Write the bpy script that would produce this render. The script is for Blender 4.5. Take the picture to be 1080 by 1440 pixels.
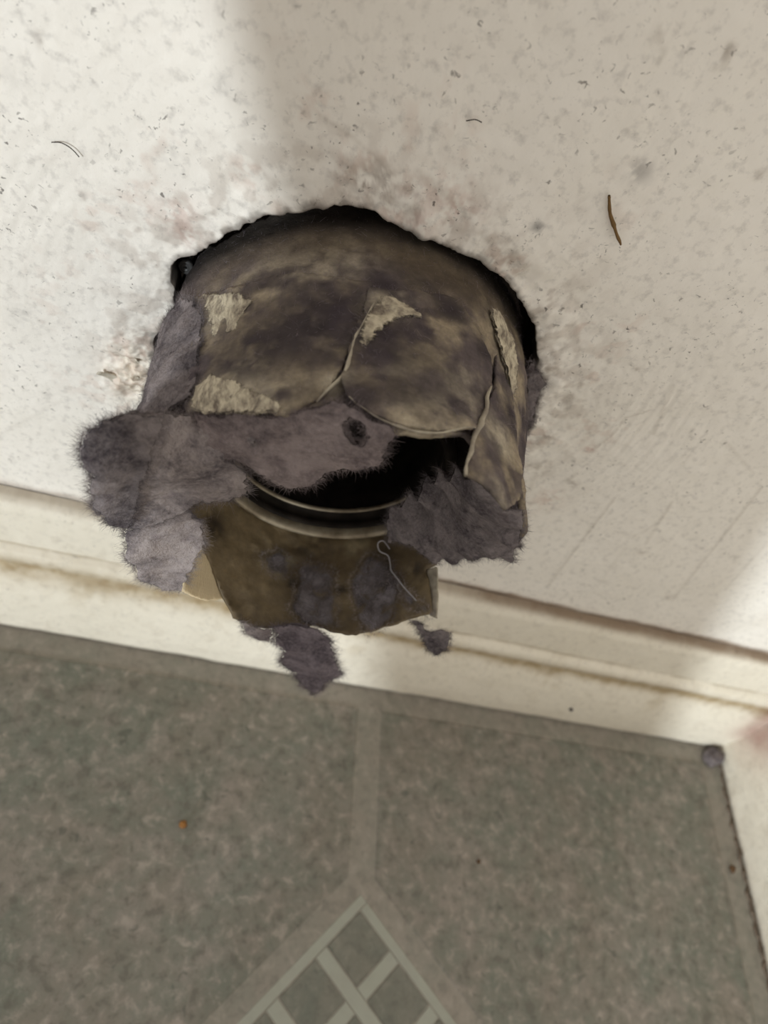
import bpy, bmesh, math, random
import numpy as np
from mathutils import Matrix, Vector, geometry, noise as mnoise

scene = bpy.context.scene
for o in list(bpy.data.objects):
    bpy.data.objects.remove(o)
COL = scene.collection
random.seed(7)
RNG = np.random.default_rng(11)

# ------------------------------------------------------------------ camera
# metres; origin = centre of the vent hole, x along the wall, y into the wall, z up
CAM = [-0.04284661, -0.16025453, 0.15715938]
CROT = [[0.9346268, -0.2276325, -0.2732329], [0.0349803, 0.8234242, -0.5663471], [0.3539056, 0.5197654, 0.7775569]]
cam_data = bpy.data.cameras.new('camera')
cam = bpy.data.objects.new('camera', cam_data)
COL.objects.link(cam)
M = Matrix(CROT).to_4x4()
M.translation = Vector(CAM)
cam.matrix_world = M
cam_data.sensor_fit = 'VERTICAL'
cam_data.sensor_height = 36.0
cam_data.lens = 1020.0 / 1440.0 * 36.0
cam_data.clip_start = 0.005
cam_data.clip_end = 20
cam_data.dof.use_dof = True
cam_data.dof.focus_distance = 0.185
cam_data.dof.aperture_fstop = 13.0
scene.camera = cam

# ------------------------------------------------------------------ light
world = bpy.data.worlds.new('world')
scene.world = world
world.use_nodes = True
bg = world.node_tree.nodes['Background']
bg.inputs[0].default_value = (1.0, 0.98, 0.955, 1)
bg.inputs[1].default_value = 1.0
sun_d = bpy.data.lights.new('daylight', 'SUN')
sun_d.energy = 2.3
sun_d.angle = math.radians(2.6)
sun_d.color = (0.84, 0.93, 1.0)
sun = bpy.data.objects.new('daylight', sun_d)
COL.objects.link(sun)
SUN_DIR = Vector((0.6, 1.0, -0.15)).normalized()
sun.rotation_euler = SUN_DIR.to_track_quat('-Z', 'Y').to_euler()
sun.location = (-1, -1.6, 0.6)
vs = scene.view_settings
vs.view_transform = 'Standard'
vs.look = 'None'
vs.gamma = 1.0
vs.use_curve_mapping = False
vs.exposure = 0.0

# ------------------------------------------------------------------ measured tables (metres, degrees)
HOLE_EDGE = [(-0.0596, -0.0072), (-0.0549, 0.0062), (-0.0565, 0.0148), (-0.0579, 0.0224), (-0.0566, 0.0255), (-0.0518, 0.0277), (-0.0487, 0.0335), (-0.0427, 0.0404), (-0.0384, 0.0453), (-0.0337, 0.0482), (-0.0276, 0.052), (-0.0231, 0.055), (-0.018, 0.0562), (-0.0137, 0.057), (-0.0094, 0.0556), (-0.0024, 0.0546), (0.0094, 0.0545), (0.0204, 0.0529), (0.027, 0.0503), (0.034, 0.0456), (0.0416, 0.0391), (0.0459, 0.0337), (0.0491, 0.0258), (0.0544, 0.0198), (0.059, 0.0095), (0.0621, -0.0005)]
WALL_STROKES = [([(0.1101, -0.0196), (0.1141, -0.0416), (0.1233, -0.0888)], 0.9, 0.55), ([(0.1306, -0.0131), (0.1349, -0.0269), (0.1325, -0.0392)], 1.2, 0.25), ([(0.1306, -0.0131), (0.1404, -0.0415)], 1.2, 0.3), ([(0.154, 0.0068), (0.1661, -0.0301), (0.1819, -0.0771)], 0.9, 0.5), ([(0.1825, -0.0199), (0.1964, -0.0592)], 1.0, 0.35), ([(0.0912, 0.037), (0.1003, 0.0157)], 1.0, 0.35), ([(0.124, 0.0219), (0.1452, 0.0121)], 1.0, 0.3), ([(-0.0325, 0.0745), (-0.0235, 0.0722), (-0.0145, 0.0687)], 0.8, 0.35), ([(0.087, 0.0021), (0.088, 0.0105), (0.0872, 0.0185), (0.0921, 0.0246)], 0.7, 0.5), ([(0.0752, -0.0347), (0.079, -0.0282), (0.0749, -0.0138)], 2, 0.25), ([(0.0885, -0.0169), (0.089, -0.0122)], 1.6, 0.4), ([(-0.0073, 0.0707), (-0.0009, 0.0685), (0.0086, 0.0643)], 2.2, 0.35), ([(0.1169, 0.0478), (0.1252, 0.0302)], 1.0, 0.2), ([(0.0251, 0.1141), (0.0287, 0.1118), (0.0285, 0.1098)], 1.0, 0.35), ([(0.0395, 0.1174), (0.0415, 0.1147), (0.0397, 0.1133)], 1.2, 0.45), ([(-0.0669, 0.0389), (-0.0629, 0.0483), (-0.0519, 0.0617)], 1.5, 0.1), ([(-0.1048, -0.0716), (-0.084, -0.0436)], 1.5, 0.12), ([(-0.077, -0.0558), (-0.0726, -0.0096), (-0.0593, 0.0174)], 1.2, 0.14), ([(-0.0656, -0.0359), (-0.0657, -0.0068), (-0.0586, 0.0189)], 0.8, 0.2), ([(0.1348, -0.047), (0.1434, -0.0797)], 1.2, 0.2), ([(0.0418, 0.0564), (0.0567, 0.044)], 1.2, 0.18), ([(0.0353, 0.0632), (0.0622, 0.0463)], 1.0, 0.15)]
WALL_STAINS = [(-0.089, 0.0677, 2.2, 0.35, 0), (-0.0583, 0.0383, 5, 0.3, 2), (-0.0554, 0.033, 4, 0.35, 2), (-0.0185, 0.0628, 2.2, 0.6, 0), (-0.0119, 0.0621, 6, 0.25, 0), (0.0061, 0.0654, 4, 0.4, 2), (-0.0009, 0.0685, 5, 0.25, 2), (0.0394, 0.0895, 3.2, 0.5, 1), (0.0254, 0.0684, 1.8, 0.7, 1), (0.0325, 0.0771, 3, 0.15, 0), (0.0259, 0.1141, 2, 0.3, 0), (0.0401, 0.1163, 1.5, 0.6, 0), (0.0857, 0.0007, 2, 0.5, 2), (0.0878, -0.0293, 6, 0.25, 2), (0.076, -0.0155, 6, 0.3, 0), (0.0697, 0.0019, 1.6, 0.6, 0), (0.0517, 0.0285, 4, 0.5, 0), (0.0909, -0.0183, 2.5, 0.4, 0), (0.0421, 0.0748, 2, 0.2, 0), (-0.0091, 0.0789, 2, 0.3, 1), (-0.0039, 0.0582, 7, 0.3, 2), (0.0213, 0.0552, 5, 0.3, 0), (0.0403, 0.0481, 3, 0.3, 0), (0.0613, 0.0176, 5, 0.2, 0), (0.0649, 0.0259, 1.2, 0.5, 0), (0.0771, 0.0375, 1, 0.4, 0), (0.0652, 0.0989, 1.2, 0.6, 0), (0.143, -0.0464, 2.2, 0.4, 0), (0.1172, 0.0109, 1.2, 0.5, 0), (-0.0808, 0.0343, 1.4, 0.4, 1), (-0.0618, 0.0525, 3, 0.2, 1), (-0.0538, 0.0724, 2.5, 0.2, 1), (-0.0941, -0.0128, 5, 0.2, 1), (-0.0944, 0.0578, 3, 0.12, 1), (-0.0655, -0.0222, 9, 0.2, 2), (-0.0638, -0.006, 5, 0.4, 0), (0.1782, -0.075, 2, 0.4, 0), (-0.0162, 0.0662, 4, 0.3, 0), (-0.0247, 0.0656, 5, 0.15, 0)]
FIBRE_BROWN = [(0.0358, 0.0824), (0.0381, 0.0793), (0.0407, 0.0767), (0.0436, 0.0744), (0.0464, 0.0722)]
HAIR_DARK = [(-0.0874, 0.0463), (-0.0853, 0.047), (-0.0831, 0.0464), (-0.0814, 0.045)]
HAIR_SMALL = [(-0.0026, 0.0853), (-0.0009, 0.0863), (0.0007, 0.0863)]
FLAKES = [(-0.0684, -0.0273), (-0.0627, -0.0184), (-0.061, -0.0252), (-0.0593, -0.0314), (-0.0649, -0.0171)]
SCREW = [(-0.0565, 0.008, 0.0162)]
LEFT_PANEL = [(-54.5038, -0.0554), (-60.0201, -0.0386), (-61.885, -0.0133), (-47.3983, -0.0169), (-29.2214, -0.0176), (-12.4634, -0.0205), (-13.5448, -0.0335), (-17.4941, -0.0495), (-21.5541, -0.0579), (-29.1991, -0.0625), (-41.4283, -0.0593)]
RIGHT_PANEL = [(-12.7991, -0.0236), (-5.8074, -0.0217), (9.9357, -0.0178), (21.3949, -0.0303), (22.4897, -0.0401), (13.1766, -0.0586), (3.4238, -0.0641), (-3.8946, -0.0649), (-10.1131, -0.063), (-15.6122, -0.0592), (-17.5223, -0.0536), (-15.29, -0.0395)]
SIDE_STRIP = [(24.3977, -0.0281), (32.7287, -0.0364), (33.7501, -0.0535), (30.4287, -0.0675), (23.2025, -0.074), (18.3031, -0.0718), (11.298, -0.071), (13.0611, -0.0612), (17.549, -0.0497), (22.4897, -0.0401)]
SEAM = [(-11.2047, -0.0282), (-13.5299, -0.0358), (-15.4765, -0.0417), (-16.5031, -0.0505), (-18.9759, -0.0548), (-22.4042, -0.0592)]
CREASE = [(20.5719, -0.0413), (17.8298, -0.0496), (14.7621, -0.0575), (11.9597, -0.0665), (10.2634, -0.0723)]
BARE_A = [(-59.7733, -0.0139), (-50.9652, -0.0179), (-44.2461, -0.0219), (-42.5798, -0.0256), (-44.7444, -0.0294), (-45.2698, -0.0343), (-49.0248, -0.0323), (-53.2946, -0.0316), (-56.475, -0.022)]
BARE_B = [(-53.9899, -0.0482), (-48.9684, -0.0472), (-41.2908, -0.0517), (-37.7841, -0.0547), (-32.6297, -0.0581), (-28.6343, -0.0623), (-35.2485, -0.0623), (-42.4828, -0.0598), (-52.4177, -0.0567)]
BARE_C = [(-14.3454, -0.0405), (-12.8095, -0.0328), (-9.4203, -0.0263), (-5.9972, -0.0257), (-2.7977, -0.0275), (-0.2662, -0.0298), (-4.9666, -0.0326), (-9.0626, -0.036), (-11.4584, -0.0408), (-13.5041, -0.0443)]
BARE_D = [(22.8426, -0.0117), (27.8038, -0.0097), (33.9258, -0.0126), (37.7172, -0.02), (37.6565, -0.0326), (33.5761, -0.0309), (30.0451, -0.0238), (25.2877, -0.0186)]
HOOD_BLOBS = [(-50.4651, -0.0244, 5.04, 1), (-43.2143, -0.0547, 9.45, 1), (-48.2831, -0.054, 4.2, 0.9), (-8.0115, -0.0286, 5.88, 0.9), (29.1862, -0.0119, 6.3, 0.7), (33.1785, -0.0257, 5.25, 0.5), (-31.5801, -0.0132, 11.55, 0.35), (-61.8563, -0.0005, 6.3, 0.3), (-17.1329, -0.0084, 10.5, 0.3), (-4.8243, -0.0471, 5.88, 0.35), (-13.5034, -0.0404, 3.36, 0.7), (-18.2962, -0.0537, 3.36, 0.6), (11.927, -0.0488, 8.4, 0.35), (23.2686, -0.0552, 5.46, 0.5), (2.2404, -0.0611, 8.4, 0.45), (19.3626, -0.0726, 4.2, 0.4), (-26.5841, -0.0578, 6.3, 0.3), (-23.8193, -0.0365, 14.7, -0.8), (-40.6759, -0.0427, 10.5, -0.7), (8.3622, -0.0229, 5.46, -1), (19.8831, -0.0306, 4.2, -1), (-7.5618, -0.0413, 7.56, -0.8), (2.2164, -0.049, 9.45, -0.4), (2.1403, -0.0105, 9.45, -0.6), (15.8047, -0.0102, 4.62, -0.7), (-64.3934, -0.0235, 8.4, -0.6), (-71.4234, -0.0336, 8.4, -0.6), (30.566, -0.0443, 5.25, -0.8), (-14.1265, -0.0573, 5.04, -0.7), (-4.6043, -0.0554, 5.25, -0.5)]
LINER_EDGE = [(-119.5136, -0.0424), (-132.3371, -0.0439), (-143.5812, -0.0508), (-152.6866, -0.0587), (-159.0592, -0.0635), (-165.5526, -0.0645), (-178.1921, -0.0627), (171.6254, -0.0598), (163.5568, -0.0615), (155.673, -0.0619), (143.7472, -0.0598), (134.006, -0.0581), (126.4259, -0.0575), (126.4052, -0.0504), (127.6307, -0.0429), (123.0295, -0.042)]
WOVEN = [(-136.7298, -0.0632), (-134.7862, -0.0568), (-134.9124, -0.0484), (-142.5838, -0.0485), (-149.9325, -0.0532), (-155.9536, -0.0581), (-147.459, -0.0618)]
LINER_STRIP = [(127.9381, -0.0426), (123.4865, -0.0426), (123.9486, -0.0531), (125.1649, -0.0594), (127.6739, -0.058), (127.614, -0.05)]
LINT_FILM_A = [(179.9404, -0.0424), (174.552, -0.039), (165.5453, -0.0406), (162.1706, -0.0527), (163.7124, -0.0599), (174.2559, -0.0609), (-178.3864, -0.0573)]
LINT_FILM_B = [(151.0154, -0.0343), (141.7508, -0.0388), (138.9093, -0.049), (141.3893, -0.0582), (146.1014, -0.0616), (151.4765, -0.0629), (157.4281, -0.0528), (158.8401, -0.0443)]
LINT_FILM_C = [(143.0098, -0.0416), (138.4406, -0.0445), (131.1339, -0.0528), (123.9549, -0.0593), (127.0977, -0.0601), (134.2657, -0.0547), (141.542, -0.0479)]
LINT_FILM_D = [(-163.0005, -0.0415), (-171.3176, -0.0367), (-176.7324, -0.0405), (-176.2201, -0.0456), (-169.3946, -0.0484)]
LINER_BLOBS = [(-174.0329, -0.0408, 3.68, 0.7), (-173.0982, -0.0435, 2.3, 0.8), (-178.234, -0.0474, 3.22, -0.8), (-140.0716, -0.0401, 5.75, -1), (-163.9179, -0.0603, 4.6, -0.7), (178.1378, -0.0341, 6.9, -0.6), (169.5817, -0.0303, 6.9, -0.4), (145.2126, -0.0352, 5.75, -0.5), (133.1774, -0.0418, 4.14, -0.8), (130.9082, -0.0543, 3.22, -0.7), (161.2744, -0.0571, 5.75, -0.4), (157.4345, -0.0309, 5.75, 0.4), (174.5585, -0.0578, 0.92, 1.4), (162.0429, -0.0475, 2.76, -0.8)]
THREAD = [(141.9457, -0.0347), (144.5043, -0.0319), (147.06, -0.0325), (146.3903, -0.0351), (142.9137, -0.0367), (141.9927, -0.0398), (141.3984, -0.0423), (138.3847, -0.0459), (134.8494, -0.05), (130.7917, -0.0542)]
LINT_WING = [(-0.0643, -0.064, 0.022), (-0.0622, -0.063, 0.0273), (-0.0597, -0.062, 0.0303), (-0.0547, -0.06, 0.0328), (-0.0486, -0.058, 0.0335), (-0.0428, -0.057, 0.0331), (-0.035, -0.058, 0.0369), (-0.0289, -0.06, 0.0399), (-0.0293, -0.061, 0.0338), (-0.033, -0.06, 0.0242), (-0.0287, -0.058, 0.018), (-0.0267, -0.056, 0.0092), (-0.0308, -0.058, 0.0065), (-0.0363, -0.06, 0.0052), (-0.0403, -0.061, 0.0017), (-0.0442, -0.062, -0.0042), (-0.0481, -0.063, -0.0067), (-0.0524, -0.064, -0.008), (-0.057, -0.065, -0.006), (-0.0599, -0.066, 0.002), (-0.0608, -0.067, 0.0107), (-0.06, -0.067, 0.0167), (-0.0628, -0.066, 0.0182)]
WING_FOLD = [(-0.0636, -0.0672, 0.0262), (-0.0615, -0.0662, 0.0314), (-0.0592, -0.0652, 0.0342), (-0.0543, -0.0632, 0.0366), (-0.0484, -0.0612, 0.0369), (-0.0487, -0.0628, 0.034), (-0.05, -0.0638, 0.0286), (-0.05, -0.0648, 0.0221), (-0.0509, -0.0658, 0.0147), (-0.0504, -0.0662, 0.0048), (-0.0521, -0.0668, -0.0029), (-0.0566, -0.068, -0.0005), (-0.0594, -0.069, 0.0069), (-0.0602, -0.07, 0.0154), (-0.0594, -0.07, 0.0213), (-0.0622, -0.069, 0.0226)]
LINT_LOWER_WING = [(-0.0534, -0.063, -0.0112), (-0.0482, -0.062, -0.0077), (-0.0435, -0.061, -0.0045), (-0.0397, -0.06, 0.0011), (-0.0353, -0.0575, -0.0076), (-0.0325, -0.0575, -0.0178), (-0.0337, -0.059, -0.0238), (-0.0349, -0.06, -0.0333), (-0.0344, -0.061, -0.0413), (-0.041, -0.062, -0.0404), (-0.0473, -0.064, -0.0321), (-0.0512, -0.065, -0.0207)]
LINT_BRIDGE = [(-0.0435, -0.057, 0.033), (-0.0353, -0.059, 0.0394), (-0.0259, -0.062, 0.0456), (-0.0217, -0.063, 0.0521), (-0.0185, -0.062, 0.0558), (-0.0153, -0.062, 0.055), (-0.009, -0.064, 0.0542), (-0.0043, -0.0645, 0.054), (-0.0047, -0.064, 0.0489), (-0.0029, -0.063, 0.0412), (-0.0062, -0.063, 0.0376), (-0.01, -0.062, 0.034), (-0.0123, -0.062, 0.0308), (-0.0136, -0.062, 0.0268), (-0.0171, -0.061, 0.0208), (-0.0214, -0.061, 0.0207), (-0.0251, -0.061, 0.0238), (-0.029, -0.06, 0.0245), (-0.0332, -0.06, 0.0252), (-0.0371, -0.059, 0.0238)]
LINT_BRIDGE_HOLE = [(-0.0148, -0.062, 0.0498), (-0.014, -0.062, 0.052), (-0.011, -0.062, 0.0519), (-0.0093, -0.062, 0.0498), (-0.0093, -0.062, 0.0464), (-0.0114, -0.062, 0.046), (-0.0134, -0.062, 0.0475)]
LINT_RIGHT = [(0.0197, -0.04, 0.012), (0.018, -0.046, 0.0237), (0.017, -0.054, 0.036), (0.0165, -0.062, 0.0421), (0.0234, -0.063, 0.0407), (0.0265, -0.064, 0.0394), (0.0289, -0.065, 0.0377), (0.0315, -0.066, 0.041), (0.0345, -0.066, 0.036), (0.0392, -0.064, 0.0254), (0.046, -0.06, 0.0108), (0.0413, -0.059, 0.0109), (0.0382, -0.057, 0.0047), (0.0363, -0.054, -0.0047), (0.0344, -0.05, -0.0144), (0.0306, -0.047, -0.0148), (0.0262, -0.044, -0.0154), (0.0219, -0.041, -0.0225), (0.0193, -0.037, -0.0172), (0.019, -0.034, -0.0125), (0.0211, -0.034, -0.0035)]
LEFT_BAND = [(-62.0, -0.014), (-70.0, -0.009), (-85.0, -0.006), (-105.0, -0.004), (-108.0, -0.02), (-106.0, -0.048), (-85.0, -0.052), (-62.0, -0.0535), (-53.0, -0.052), (-57.0, -0.035), (-58.0, -0.022)]
TUFT = [(-0.005, -0.065, -0.0459), (-0.0009, -0.064, -0.043), (0.0054, -0.064, -0.0412), (0.0128, -0.065, -0.0466), (0.0179, -0.066, -0.057), (0.0221, -0.067, -0.0656), (0.0202, -0.068, -0.078), (0.019, -0.0685, -0.087), (0.0135, -0.068, -0.0813), (0.0084, -0.067, -0.0722), (0.0029, -0.066, -0.0707), (0.0015, -0.066, -0.0585), (-0.0023, -0.065, -0.0567)]
TUFT_SMALL = [(-0.0159, -0.064, -0.0467), (-0.0116, -0.0645, -0.049), (-0.0053, -0.065, -0.0472), (-0.0044, -0.066, -0.0535), (-0.0087, -0.066, -0.0543), (-0.013, -0.065, -0.053)]
TUFT_RIGHT = [(0.035, -0.059, -0.0344), (0.0382, -0.059, -0.034), (0.0427, -0.06, -0.0376), (0.0451, -0.06, -0.033), (0.048, -0.061, -0.0339), (0.0514, -0.063, -0.0425), (0.0497, -0.063, -0.0477), (0.0453, -0.062, -0.0459), (0.0398, -0.061, -0.0389)]
RIM_FRINGE = [(0.0448, -0.0015, 0.0302), (0.0497, -0.0015, 0.027), (0.054, -0.002, 0.0235), (0.0554, -0.002, 0.0174), (0.0591, -0.002, 0.009), (0.0614, -0.002, 0.0009), (0.0551, -0.0015, 0.0097), (0.0493, -0.0015, 0.021)]
FLOOR_BITS = [(-0.0071, -0.0959, -0.194), (0.2955, -0.088, -0.194), (0.3028, -0.0224, -0.194), (0.0186, -0.1068, -0.194), (0.1373, -0.0982, -0.194)]
BASE_SPECK = [(0.1883, -0.0195, -0.1749)]
FLOOR_Z = -0.194
WALL_X = 0.324

# ------------------------------------------------------------------ numpy noise
_G = np.random.default_rng(5).random((64, 64, 64)).astype(np.float32)
def vnoise(p):
    p = np.asarray(p, float)
    i = np.floor(p).astype(int); f = p - i
    f = f * f * (3 - 2 * f)
    i0 = i & 63; i1 = (i + 1) & 63
    x0, y0, z0 = i0.T; x1, y1, z1 = i1.T
    fx, fy, fz = f.T
    def lp(a, b, t): return a + (b - a) * t
    return lp(lp(lp(_G[x0, y0, z0], _G[x1, y0, z0], fx), lp(_G[x0, y1, z0], _G[x1, y1, z0], fx), fy),
              lp(lp(_G[x0, y0, z1], _G[x1, y0, z1], fx), lp(_G[x0, y1, z1], _G[x1, y1, z1], fx), fy), fz)
def fbm(p, sc, oct=4, off=0.0):
    p = np.asarray(p, float) * sc + off
    v = 0; a = 0.5; tot = 0
    for k in range(oct):
        v = v + a * vnoise(p); tot += a
        p = p * 2.03 + 17.3; a *= 0.5
    return v / tot                      # 0..1
def sstep(a, b, x):
    t = np.clip((x - a) / (b - a), 0, 1)
    return t * t * (3 - 2 * t)

# ------------------------------------------------------------------ scene-tree helpers
def tag(o, label=None, cat=None, group=None, kind=None):
    if label: o['label'] = label
    if cat: o['category'] = cat
    if group: o['group'] = group
    if kind: o['kind'] = kind
    return o
def empty(name, loc=(0, 0, 0)):
    o = bpy.data.objects.new(name, None)
    o.empty_display_size = 0.01
    o.location = loc
    COL.objects.link(o)
    return o
def link(name, me, mat, parent=None, smooth=True):
    o = bpy.data.objects.new(name, me)
    if mat: me.materials.append(mat)
    COL.objects.link(o)
    if parent is not None:
        o.parent = parent
        if parent.type == 'EMPTY' or True:
            base = Vector(parent.location); p = parent.parent
            while p: base += Vector(p.location); p = p.parent
            o.location = -base
    if smooth and len(me.polygons):
        me.polygons.foreach_set('use_smooth', np.ones(len(me.polygons), bool))
    return o
def mesh_np(name, V, F, col=None):
    """V (n,3), F list/array of equal-length faces, col (n,3) linear colour"""
    me = bpy.data.meshes.new(name)
    V = np.asarray(V, np.float32); F = np.asarray(F, np.int32)
    k = F.shape[1]
    me.vertices.add(len(V)); me.vertices.foreach_set('co', V.ravel())
    me.loops.add(F.size); me.loops.foreach_set('vertex_index', F.ravel())
    me.polygons.add(len(F)); me.polygons.foreach_set('loop_start', np.arange(len(F), dtype=np.int32) * k)
    me.update(calc_edges=True)
    if col is not None: set_col(me, col)
    return me
def set_col(me, col):
    at = me.color_attributes.new('Col', 'FLOAT_COLOR', 'POINT')
    c = np.ones((len(me.vertices), 4), np.float32); c[:, :3] = col
    at.data.foreach_set('color', c.ravel())
def grid_faces(nu, nv, wrap=False):
    i = np.arange(nu if wrap else nu - 1); j = np.arange(nv - 1)
    I, J = np.meshgrid(i, j, indexing='ij'); I2 = (I + 1) % nu
    return np.stack([I * nv + J, I2 * nv + J, I2 * nv + J + 1, I * nv + J + 1], -1).reshape(-1, 4)
def bm_obj(name, bm, mat, parent=None, smooth=True):
    me = bpy.data.meshes.new(name); bm.to_mesh(me); bm.free()
    return link(name, me, mat, parent, smooth)

# ------------------------------------------------------------------ materials
def new_mat(name, rough=0.8, spec=0.3):
    m = bpy.data.materials.new(name); m.use_nodes = True
    nt = m.node_tree; b = nt.nodes['Principled BSDF']
    b.inputs['Roughness'].default_value = rough
    b.inputs['Specular IOR Level'].default_value = spec
    return m, nt, b
def N(nt, t, **kw):
    n = nt.nodes.new(t)
    for k, v in kw.items():
        if k in n.inputs.keys(): n.inputs[k].default_value = v
        else: setattr(n, k, v)
    return n
def coords(nt): return N(nt, 'ShaderNodeTexCoord').outputs['Object']
def noise(nt, co, scale, detail=4, rough=0.55, dist=0.0):
    n = N(nt, 'ShaderNodeTexNoise', Scale=scale, Detail=detail, Roughness=rough, Distortion=dist)
    nt.links.new(co, n.inputs['Vector']); return n.outputs['Fac']
def ramp(nt, fac, stops):
    r = N(nt, 'ShaderNodeValToRGB'); e = r.color_ramp.elements
    while len(e) < len(stops): e.new(0.5)
    for el, (p, c) in zip(e, stops):
        el.position = p; el.color = (c, c, c, 1) if isinstance(c, (int, float)) else (*c, 1)
    nt.links.new(fac, r.inputs[0]); return r.outputs[0]
def mix(nt, fac, a, b, blend='MIX'):
    m = N(nt, 'ShaderNodeMix', data_type='RGBA', blend_type=blend)
    for s, v in ((m.inputs[0], fac), (m.inputs[6], a), (m.inputs[7], b)):
        if isinstance(v, (int, float)): s.default_value = v
        elif isinstance(v, tuple): s.default_value = (*v, 1)
        else: nt.links.new(v, s)
    return m.outputs[2]
def bump(nt, b, h, strength, dist, prev=None):
    n = N(nt, 'ShaderNodeBump', Strength=strength, Distance=dist)
    nt.links.new(h, n.inputs['Height'])
    if prev is not None: nt.links.new(prev, n.inputs['Normal'])
    nt.links.new(n.outputs[0], b.inputs['Normal']); return n.outputs[0]
def attr(nt):
    a = N(nt, 'ShaderNodeAttribute'); a.attribute_name = 'Col'; return a.outputs['Color']
def hexc(r, g, b):
    f = lambda c: (c / 255 / 12.92) if c <= 10 else ((c / 255 + 0.055) / 1.055) ** 2.4
    return (f(r), f(g), f(b))

def paint_material(name, base, speck=0.5):
    m, nt, b = new_mat(name, 0.5, 0.35)
    co = coords(nt)
    big = noise(nt, co, 22, 3)
    c = mix(nt, ramp(nt, big, [(0.3, 0.0), (0.75, 1.0)]), base, tuple(x * y for x, y in zip(base, (0.95, 0.945, 0.93))))
    mott = noise(nt, co, 330, 4, 0.6)
    c = mix(nt, ramp(nt, mott, [(0.52, 0.0), (0.72, 0.30 * speck)]), c, hexc(120, 112, 108))
    # dark dust specks gathered in loose patches
    sp = noise(nt, co, 620, 2, 0.6, 0.6)
    gate = noise(nt, co, 55, 3)
    g = ramp(nt, gate, [(0.42, 0.0), (0.62, 1.0)])
    s = ramp(nt, sp, [(0.63, 0.0), (0.71, 0.8 * speck)])
    c = mix(nt, mix(nt, 1.0, g, s, 'MULTIPLY'), c, hexc(88, 80, 74))
    c = mix(nt, 1.0, c, attr(nt), 'MULTIPLY')
    nt.links.new(c, b.inputs['Base Color'])
    n1 = noise(nt, co, 260, 5, 0.55)
    p = bump(nt, b, n1, 0.35, 0.0006)
    n2 = noise(nt, co, 60, 3)
    bump(nt, b, n2, 0.3, 0.0015, p)
    return m
PAINT = paint_material('wall_paint', hexc(236, 229, 218), 1.0)
TRIM = paint_material('trim_paint', hexc(226, 217, 199), 0.5)

def fray(nt, b, co):
    # cloth and lint thin out to loose threads at their torn rim (Col holds the distance from the rim)
    a = N(nt, 'ShaderNodeMath', operation='MULTIPLY_ADD'); nt.links.new(attr(nt), a.inputs[0]); a.inputs[1].default_value = 1.0
    n1 = noise(nt, co, 520, 4, 0.7, 0.8)
    nt.links.new(n1, a.inputs[2])
    nt.links.new(ramp(nt, a.outputs[0], [(0.50, 0.0), (0.66, 1.0)]), b.inputs['Alpha'])
def lint_material(name, light, dark, scale=1.0):
    m, nt, b = new_mat(name, 1.0, 0.0)
    co = coords(nt)
    a = noise(nt, co, 80 * scale, 6, 0.65, 0.5)
    c = mix(nt, ramp(nt, a, [(0.38, 0.0), (0.60, 1.0)]), dark, light)
    f = noise(nt, co, 900, 3, 0.6)
    c = mix(nt, ramp(nt, f, [(0.3, 0.0), (0.75, 0.3)]), c, tuple(min(1, x * 1.7) for x in light))
    fray(nt, b, co)
    r = noise(nt, co, 210, 2)
    c = mix(nt, ramp(nt, r, [(0.62, 0.0), (0.75, 0.35)]), c, tuple(x * y for x, y in zip(dark, (0.95, 0.75, 0.85))))
    nt.links.new(c, b.inputs['Base Color'])
    p = bump(nt, b, noise(nt, co, 300, 6, 0.7), 0.9, 0.003)
    bump(nt, b, noise(nt, co, 1500, 3, 0.6), 0.5, 0.0004, p)
    return m
LINT = lint_material('lint', hexc(174, 162, 158), hexc(94, 87, 90))
LINT_WARM = lint_material('lint_warm', hexc(158, 144, 141), hexc(96, 86, 87))
LINT_DARK = lint_material('lint_dark', hexc(142, 132, 130), hexc(70, 64, 67))
LINT_VIOLET = lint_material('lint_violet', hexc(142, 131, 135), hexc(80, 73, 78))

m, nt, b = new_mat('lint_veil', 1.0, 0.0)
co = coords(nt)
c = mix(nt, ramp(nt, noise(nt, co, 150, 5, 0.6), [(0.35, 0.0), (0.65, 1.0)]), hexc(92, 84, 82), hexc(142, 134, 136))
nt.links.new(c, b.inputs['Base Color'])
a = N(nt, 'ShaderNodeMath', operation='MULTIPLY'); nt.links.new(attr(nt), a.inputs[0])
nt.links.new(ramp(nt, noise(nt, co, 200, 6, 0.7, 0.5), [(0.36, 0.12), (0.62, 0.95)]), a.inputs[1])
nt.links.new(a.outputs[0], b.inputs['Alpha'])
VEIL = m
def attr_material(name, rough, spec, fine=900, bs=0.5):
    m, nt, b = new_mat(name, rough, spec)
    co = coords(nt)
    f = noise(nt, co, fine, 4, 0.6)
    c = mix(nt, ramp(nt, f, [(0.3, 0.35), (0.7, 0.0)]), attr(nt), hexc(60, 54, 50))
    nt.links.new(c, b.inputs['Base Color'])
    p = bump(nt, b, noise(nt, co, 300, 5, 0.6), bs, 0.001)
    bump(nt, b, noise(nt, co, 1300, 3, 0.6), bs, 0.0003, p)
    return m
WRAP = attr_material('dirty_cloth_wrap', 0.9, 0.1)
FILM = attr_material('brown_film', 0.5, 0.3, 500, 0.25)
m, nt, b = new_mat('cream_cloth', 0.85, 0.1)
co = coords(nt)
b.inputs['Base Color'].default_value = (*hexc(238, 216, 176), 1)
w1 = N(nt, 'ShaderNodeTexWave', Scale=700, Distortion=0.8); nt.links.new(co, w1.inputs[0])
bump(nt, b, w1.outputs['Fac'], 0.7, 0.0005)
CREAM = m
m, nt, b = new_mat('cream_edge', 0.7, 0.2)
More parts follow.
